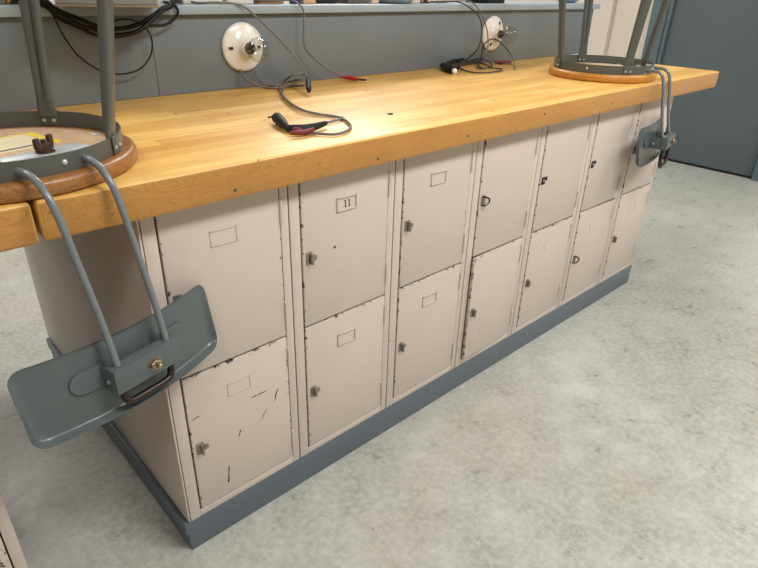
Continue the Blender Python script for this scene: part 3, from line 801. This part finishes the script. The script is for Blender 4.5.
G = 'leads tangled by the right lamp'
c = cable('l3', 0.0026, M['dark_cable'], 'dark lead curving from the ledge down left of the right lamp to a black plug', group=G)
P = [Vector(p) for p in PATHS['bk']]
MB().tube([P[0], P[1], P[2]], 0.009, 12, 5, radii=[0.004, 0.009, 0.010]).tube([P[2]+Vector((0, 0.01, 0)), P[3], P[4]], 0.012, 12, 5, radii=[0.012, 0.0135, 0.006]).build('plug', M['black_rubber'], c, 60)
w_ = PATHS['wh'][0]
MB().lathe([(0.0, -0.010), (0.006, -0.009), (0.0095, -0.004), (0.0095, 0.004), (0.006, 0.009), (0, 0.010)], 18, TR((w_[0], w_[1], ZW+0.0105))).build('white_cap', M['white_plastic'], c, 60, 'white cap on the black plug')
cable('l4', 0.0024, M['grey_cable'], 'grey lead dropping straight in front of the right lamp', group=G)
cable('tg', 0.0026, M['dark_cable'], 'dark lead coiled on the bench top with an arch in front of the right lamp', group=G)
c = cable('l5', 0.0024, M['grey_cable'], 'short grey lead running to a red clip behind the arched lead', group=G)
P = [Vector(p) for p in PATHS['red']]
MB().tube([P[0], P[0].lerp(P[1], .3), P[0].lerp(P[1], .7), P[1]], 0.007, 12, 5, radii=[0.004, 0.008, 0.008, 0.005]).build('clip_sleeve', M['dark_red'], c, 60)

# crumbs of black plastic on the bench top
for i, (x, y, a, lab) in enumerate(((0.4346, 0.2527, 20, 'small black scrap on the bench top left of the clips'), (0.697, 0.115, -35, 'small black scrap on the bench top right of the curled cord'))):
    m = MB().box(-0.007, 0.007, -0.0022, 0.0022, 0, 0.003, 0.001).box(0.002, 0.006, -0.004, 0.001, 0, 0.0036, 0.001)
    o = m.build('plastic_scrap', M['black_rubber']); o.location = (x, y, ZW+0.0002); o.rotation_euler = (0, 0, R(a)); tag(o, lab, 'scrap')

# ------------------------------------------------------------------ things on the ledge
ZG = 1.1238
def fin(o, lab, cat, grp=None): return tag(o, lab, cat, grp)
# grey metal case, overhanging the ledge
t = thing('equipment_case', 'grey metal case on the ledge above the black cables, overhanging it', 'case', (0.232, 0.595, ZG), R(-22))
MB().box(-0.102, 0.102, -0.145, 0.10, 0.009, 0.14, 0.003).build('case_body', simple('case_grey', (0.26, 0.27, 0.29), 0.4, 0.2, 0.15, 10), t)
MB().box(-0.104, 0.104, -0.147, 0.102, 0.004, 0.009, 0.001).box(-0.10, 0.10, -0.05, 0.095, 0, 0.004).build('base_board', simple('ply_edge', (0.22, 0.17, 0.125), 0.6, 0, 0.35, 18), t, label='worn plywood base')
MB().box(-0.06, 0.0, -0.1465, -0.145, 0.05, 0.10).build('front_plate', M['galvanised'], t)
def ledge_box(x0, x1, y0, y1, h, c, lab, cat='box', name='box', rough=0.6, lid=None):
    t = thing(name, lab, cat, ((x0+x1)/2, (y0+y1)/2, ZG))
    w, d_ = (x1-x0)/2, (y1-y0)/2
    MB().box(-w, w, -d_, d_, 0, h, 0.002).build('box_body', simple('box_mat', c, rough, 0, 0.12, 15), t)
    MB().box(-w-0.001, w+0.001, -d_-0.001, d_+0.001, h*0.8, h+0.002, 0.002).build('lid', simple('lid_mat', lid or tuple(x*0.8 for x in c), rough), t)
    return t
ledge_box(-0.03, 0.035, 0.69, 0.76, 0.07, (0.28, 0.25, 0.22), 'grey-brown box at the far left end of the ledge')
ledge_box(0.04, 0.115, 0.70, 0.78, 0.012, (0.75, 0.33, 0.03), 'flat orange block on the ledge at the far left', 'block', 'wooden_block')
ledge_box(0.423, 0.446, 0.70, 0.76, 0.09, (0.75, 0.74, 0.68), 'narrow white box beside the grey case')
ledge_box(0.447, 0.470, 0.72, 0.79, 0.10, (0.07, 0.075, 0.08), 'narrow dark box between two white ones')
ledge_box(0.472, 0.592, 0.71, 0.80, 0.12, (0.76, 0.73, 0.66), 'wide white box on the ledge, first above the grey lead')
ledge_box(0.606, 0.694, 0.71, 0.80, 0.11, (0.73, 0.69, 0.60), 'cream box on the ledge above the left lamp')
ledge_box(0.718, 0.808, 0.72, 0.80, 0.09, (0.42, 0.17, 0.05), 'orange-brown wooden box on the ledge right of the left lamp', 'box', 'wooden_box')
def cylinder_item(name, x, y, prof, mat, lab, cat, cap_prof=None, cap_mat=None, cap_name='cap'):
    t = thing(name, lab, cat, (x, y, ZG))
    MB().lathe(prof, 32).build('body', mat, t, 50)
    if cap_prof: MB().lathe(cap_prof, 24).build(cap_name, cap_mat, t, 50)
    return t
blue = simple('blue_plastic', (0.02, 0.03, 0.22), 0.35)
cylinder_item('bottle', 0.845, 0.715, [(0.016, 0), (0.0175, 0.003), (0.0175, 0.06), (0.010, 0.075), (0, 0.076)], blue, 'small dark blue bottle on the ledge', 'bottle', [(0.009, 0.074), (0.009, 0.09), (0, 0.091)], M['white_plastic'])
ledge_box(0.868, 0.916, 0.70, 0.76, 0.06, (0.66, 0.42, 0.27), 'tan block on the ledge beside the blue bottle', 'block', 'wooden_block')
# small motor-like dark parts
t = thing('electric_motor', 'small dark motor lying on the ledge right of the tan block', 'motor', (0.985, 0.735, ZG+0.026))
MB().lathe([(0.010, -0.046), (0.024, -0.044), (0.026, -0.04), (0.026, 0.04), (0.024, 0.044), (0.010, 0.046)], 28, Matrix.Rotation(PI/2, 4, 'Y')).build('motor_body', simple('motor_dark', (0.09, 0.075, 0.065), 0.45, 0.5, 0.3, 40), t, 50)
MB().tube([(0.044, 0, 0), (0.066, 0, 0)], 0.004, 12, 0).build('shaft', M['galvanised'], t)
t = thing('relay_block', 'grey and brown relay block on the ledge beside the small motor', 'relay', (1.10, 0.735, ZG))
MB().box(-0.046, 0.05, -0.03, 0.03, 0, 0.02, 0.003).build('relay_base', simple('relay_brown', (0.12, 0.09, 0.075), 0.5, 0, 0.3, 40), t)
MB().box(-0.03, 0.0, -0.02, 0.02, 0.02, 0.055, 0.002).build('coil', simple('coil_grey', (0.32, 0.31, 0.29), 0.4, 0.4, 0.2, 40), t)
MB().box(0.01, 0.035, -0.02, 0.02, 0.02, 0.045, 0.002).build('terminal', M['rusty'], t)
ledge_box(1.165, 1.20, 0.71, 0.77, 0.05, (0.70, 0.52, 0.40), 'small peach block on the ledge left of the glass dish', 'block', 'wooden_block')
cylinder_item('dish', 1.282, 0.725, [(0.0, 0.0), (0.058, 0.0), (0.072, 0.010), (0.076, 0.022), (0.072, 0.022), (0.066, 0.010), (0.0, 0.006)], simple('dish_glass', (0.30, 0.34, 0.34), 0.12, 0.2, 0.2, 30), 'shallow grey-green dish on the ledge at mid length', 'dish')
ledge_box(1.362, 1.408, 0.71, 0.77, 0.08, (0.72, 0.60, 0.50), 'pale tan box on the ledge right of the dish')
t = thing('connector', 'dark red connector with two posts on the ledge', 'connector', (1.44, 0.73, ZG))
MB().box(-0.028, 0.028, -0.015, 0.015, 0, 0.004, 0.001).build('connector_base', M['dark_inside'], t)
for sx in (-0.018, 0.018): MB().lathe([(0.009, 0.004), (0.009, 0.04), (0.006, 0.045), (0, 0.045)], 20, TR((sx, 0, 0))).build('post', M['dark_red'], t, 50)
ledge_box(1.475, 1.60, 0.76, 0.84, 0.10, (0.70, 0.62, 0.54), 'wide beige box on the ledge left of the black charger')
t = thing('charger', 'black electrical unit on the ledge above the right lamp', 'charger', (1.85, 0.755, ZG))
MB().box(-0.085, 0.085, -0.04, 0.04, 0.0, 0.06, 0.004).build('charger_body', M['black_rubber'], t)
MB().box(-0.06, 0.05, -0.042, -0.04, 0.012, 0.045, 0.001).build('front_plate', simple('plate_dark_grey', (0.08, 0.085, 0.09), 0.4), t)
cylinder_item('bowl', 2.47, 0.74, [(0.0, 0.0), (0.035, 0.0), (0.058, 0.016), (0.066, 0.035), (0.062, 0.035), (0.054, 0.018), (0.0, 0.004)], simple('bowl_blue', (0.30, 0.42, 0.52), 0.3, 0, 0.1, 30), 'pale blue bowl on the far end of the ledge', 'bowl')
